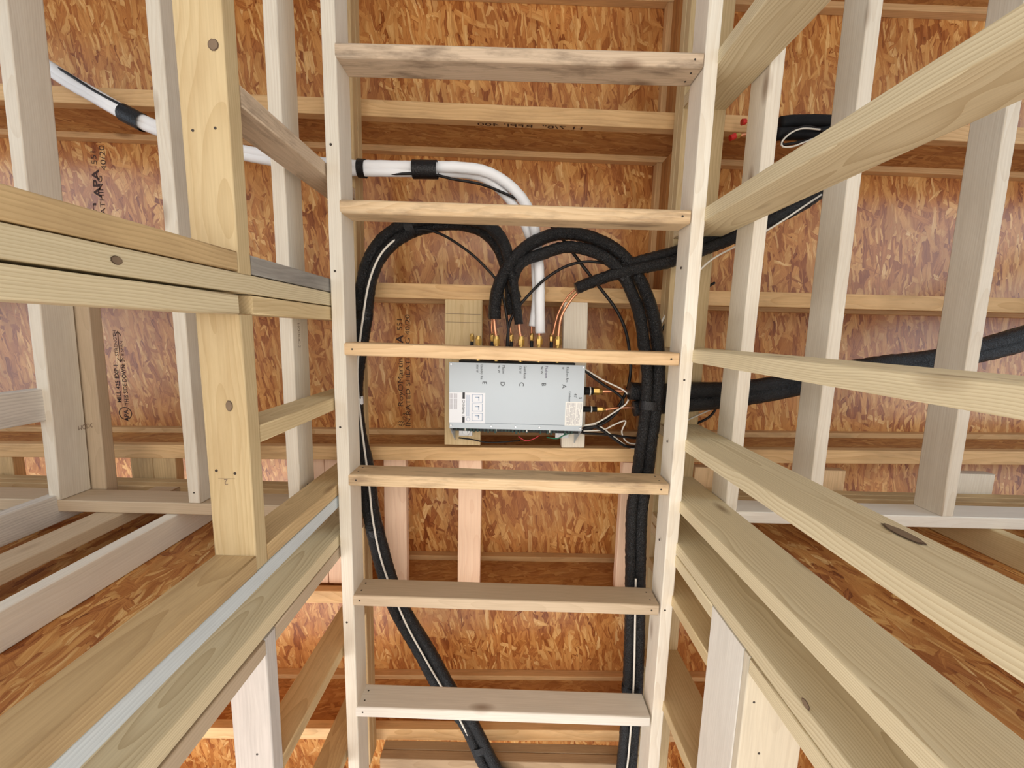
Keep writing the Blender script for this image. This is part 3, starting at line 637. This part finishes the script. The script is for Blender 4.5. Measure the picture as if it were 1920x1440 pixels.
# white line set
LS5 = empty('insulated_line_set', at(720,316,1.40), 'white foam-covered twin hose running from the upper left down to the metal box', 'insulated hose')
wp = [(-160,-45),(97,132),(170,176),(240,216),(300,243),(390,272),(470,290),(560,305),(650,315),(720,317),(800,318),(860,319),(905,327),(940,347),(970,378),(990,415),(1003,470),(1008,530),(1010,580)]
zf = lambda x: 1.40 if x < 480 else (1.365 if x < 600 else 1.350)
w1 = pts([(x, y-5, zf(x)) for x, y in wp[:10]] + [(800,313,1.37),(860,314),(908,321),(947,341),(980,374),(999,413),(1008,470),(1012,530),(1012,575),(1013,625)], 1.385)
w2 = pts([(x, y+5, zf(x)) for x, y in wp[:10]] + [(800,323,1.38),(860,325),(902,332),(933,352),(961,382),(982,417),(1000,470),(1005,530),(1004,575),(999,612)], 1.41)
tube('insulation', w1, .0175, WHITEF, LS5, .0012); tube('insulation', w2, .0150, WHITEF, LS5, .0006)
for x, y, L in ((250,221,.035),(679,316,.012),(797,318,.040)):
    zz = 1.40 if x < 400 else 1.352; p = at(x, y, zz); k = min(range(len(wp)), key=lambda i: abs(wp[i][0]-x)); d = (at(*wp[k+1], zz) - at(*wp[max(k-1,0)], zz)).normalized()
    u = d.cross(Vector((0,0,1))); n = 20; bm = bmesh.new(); ra = []
    for X in (p - d*L, p + d*L): ra.append([bm.verts.new(X + u*math.cos(2*math.pi*j/n)*.0285 + Vector((0,0,1))*math.sin(2*math.pi*j/n)*.026) for j in range(n)])
    for j in range(n): bm.faces.new((ra[0][j], ra[0][(j+1)%n], ra[1][(j+1)%n], ra[1][j]))
    from_bm('tape_band', bm, TAPE, LS5, True)
tube('copper_pipe', pts([(997,604),(997,618),(997,628)], 1.412), .0035, COPPER, LS5, segs=10)
tube('copper_pipe', pts([(1011,610),(1011,622),(1011,636)], 1.38), .0048, COPPER, LS5, segs=10)
tube('control_cable', pts([(95,121,1.40),(130,140),(180,172),(240,204),(250,214),(320,246,1.42),(470,290,1.40),(600,318,1.35),(700,326,1.345),(800,326,1.36),(850,336),(900,345),(940,360),(985,381),(1003,400,1.40),(1040,430,1.40)], 1.385), .0045, CABLE, LS5, segs=8)

# loose cables
def cable(l, z, r, mat, lb, group=None):
    o = tube('cable', pts(l, z), r, mat, None, segs=8); return tag(o, lb, 'cable', group)
cable([(774,432),(800,431),(835,443),(880,473),(912,503),(935,532),(946,570),(952,610),(953,650),(956,700,1.40)], 1.36, .0045, CABLE, 'thin black cable arching from the left hose loop down to the fittings')
cable([(1155,498),(1125,492),(1095,491),(1060,500),(1020,525),(985,560),(962,590),(953,620),(951,660),(955,700,1.40)], 1.36, .0050, CABLE, 'thin black cable curving from the right hose arch down past the white hose')
cable([(1030,418),(1060,455),(1090,495),(1125,540),(1155,580),(1173,620),(1181,665),(1182,700),(1174,735),(1150,775),(1115,800),(1085,812)], 1.39, .0055, CABLE, 'thin black cable crossing the hose arch, then dropping right of the metal box')
cable([(1094,690),(1130,712),(1170,732),(1178,745),(1174,757),(1150,774),(1120,792),(1094,798)], 1.365, .0028, WHITEC, 'white wire bowing out right of the metal box around the two copper pipes')
cable([(1094,693),(1130,720),(1160,740),(1168,755),(1150,780),(1125,797),(1094,803)], 1.375, .0050, CABLE, 'black wire bowing out right of the metal box beside the white one')
cable([(1094,808,1.38),(1130,806),(1150,797),(1173,789),(1166,808),(1170,822),(1180,831),(1200,833)], 1.385, .0028, WHITEC, 'white wire with a kinked loop at the lower right of the metal box')
cable([(1094,800),(1120,797),(1150,818),(1175,836),(1195,842),(1215,845)], 1.38, .0028, WHITEC, 'white wire dropping from the lower right corner of the metal box to the joist')
cable([(1092,804),(1120,802),(1150,822),(1172,836),(1195,838),(1215,838)], 1.375, .0048, CABLE, 'black wire dropping from the lower right corner of the metal box to the joist')
cable([(1092,812),(1140,815),(1190,821),(1240,818),(1290,800),(1325,785),(1340,770),(1345,752)], 1.38, .0045, CABLE, 'black cable running from under the metal box up to the thick main hoses')
cable([(1236,812),(1270,797),(1310,778),(1350,762),(1400,752)], 1.37, .0026, WHITEC, 'pale wire beneath the main hoses beyond the right ledger board')
cable([(1236,612),(1250,588),(1270,565),(1290,550),(1330,520)], 1.40, .0040, WHITEC, 'pale cable curling behind the right ledger board above the third rung')
cable([(1238,625),(1254,596),(1274,573),(1296,557),(1340,530)], 1.40, .0045, CABLE, 'black cable curling behind the right ledger board above the third rung')
cable([(860,821,1.44),(885,824,1.43),(910,829,1.43),(940,829,1.43),(975,826,1.44)], 1.43, .0026, CABLE, 'black wire sagging under the lower left corner of the metal box')
cable([(972,818),(985,826),(1000,823),(1012,816)], 1.40, .0020, REDW, 'red wire sagging under the middle of the metal box')
cable([(1025,820),(1045,822),(1060,815),(1078,810)], 1.39, .0022, GREENW, 'green wire under the right end of the metal box')
# capped line ends at the upper right
e6 = empty('insulated_line_set', at(1500,240,1.40), 'black foam hose stub with white wire loop and red caps, unconnected', 'insulated hose')
f1 = pts([(1462,232),(1480,229),(1520,228),(1560,229),(1600,226),(1700,222)], 1.40)
f2 = pts([(1455,252),(1480,251),(1520,252),(1560,248),(1600,246),(1700,240)], 1.385)
tube('insulation', f1, .021, FOAM, e6, .001); tube('insulation', f2, .019, FOAM, e6, .001)
tube('copper_pipe', pts([(1388,254),(1420,248),(1460,246)], 1.40), .005, COPPER, e6, segs=10)
tube('copper_pipe', pts([(1398,228),(1430,230),(1462,231)], 1.41), .004, COPPER, e6, segs=10)
p = at(1377,256,1.40); q = at(1386,254,1.40); nut(q, p-q, .009, .018, BRASS, 'flare_nut', e6)
bm = bmesh.new(); cyl_bm(bm, at(1378,255,1.40), at(1369,259,1.40), .010, .009, 14); from_bm('cap', bm, RED, e6)
bm = bmesh.new(); cyl_bm(bm, at(1398,228,1.41), at(1391,229,1.41), .009, .010, 14); from_bm('cap', bm, RED, e6)
tube('wire_loop', pts([(1538,243),(1505,241),(1482,250),(1466,266),(1468,275),(1485,275),(1505,268),(1530,258)], 1.352), .0026, WHITEC, e6, segs=8)
tube('wire_loop', pts([(1548,247),(1515,238),(1488,244),(1470,258),(1466,270),(1480,270),(1520,262)], 1.36), .0045, CABLE, e6, segs=8)

# ------------------------------------------------------------------ stamps on the underside of the deck
ZD = 1.7515
def deck_text(s, x, ya, yb, hpx, bold=0.0, mat=STAMP):
    A = at(x, ya, ZD); B = at(x, yb, ZD); wdt = (B-A).length
    text(s, A, (0,-1,0), (-1,0,0), hpx*ZD/F*1.25, mat, deck, wdt, 'lettering', bold)
deck_text('RoyOMartin', 756, 763, 672, 11, .0); deck_text('APA', 756, 668, 628, 14, .03); deck_text('551', 754, 620, 599, 11, .0)
deck_text('IN RATED SHEATHING 40/20', 770, 800, 590, 10); deck_text('A3', 755, 800, 790, 9); deck_text('20/23', 762, 800, 775, 8)
deck_text('Martin', 193, 500, 382, 11); deck_text('APA', 190, 370, 318, 14, .03); deck_text('551', 182, 309, 284, 11)
deck_text('RATED SHEATHING', 209, 500, 331, 10); deck_text('40/20', 200, 320, 273, 11)
deck_text('STRENGTH', 222, 668, 620, 7); deck_text('MILL 425 EXP 1', 228, 755, 685, 9, .02); deck_text('THIS SIDE DOWN', 242, 760, 685, 9, .02); deck_text('PS 2-18 SPAN', 235, 690, 640, 6)
bm = bmesh.new(); a_ = at(220,620,ZD); b_ = at(226,680,ZD); L_ = (b_-a_).length; ux = (b_-a_).normalized(); uy = Vector((0,0,1)).cross(ux)
prof = [(0,0),(.02,.014),(.022,.011),(.008,.0016),(L_-.008,.0016),(L_-.022,.011),(L_-.02,.014),(L_,0),(L_-.02,-.014),(L_-.022,-.011),(L_-.008,-.0016),(.008,-.0016),(.022,-.011),(.02,-.014)]
bm.faces.new([bm.verts.new(a_ + ux*u + uy*v) for u, v in prof]); bmesh.ops.triangulate(bm, faces=bm.faces)
from_bm('lettering', bm, STAMP, deck)
bm = bmesh.new(); c_ = at(235,775,ZD); n = 28
for r0 in (.030,):
    i_ = [bm.verts.new(c_ + Vector((math.cos(2*math.pi*k/n)*(r0-.004), math.sin(2*math.pi*k/n)*(r0-.004), 0))) for k in range(n)]
    o_ = [bm.verts.new(c_ + Vector((math.cos(2*math.pi*k/n)*r0, math.sin(2*math.pi*k/n)*r0, 0))) for k in range(n)]
    for k in range(n): bm.faces.new((i_[k], i_[(k+1)%n], o_[(k+1)%n], o_[k]))
from_bm('lettering', bm, STAMP, deck)
deck_text('APA', 242, 790, 768, 9, .03)
deck_text('RATED 40/20', 768, 1062, 900, 9); deck_text('APA 551', 758, 1040, 940, 10)
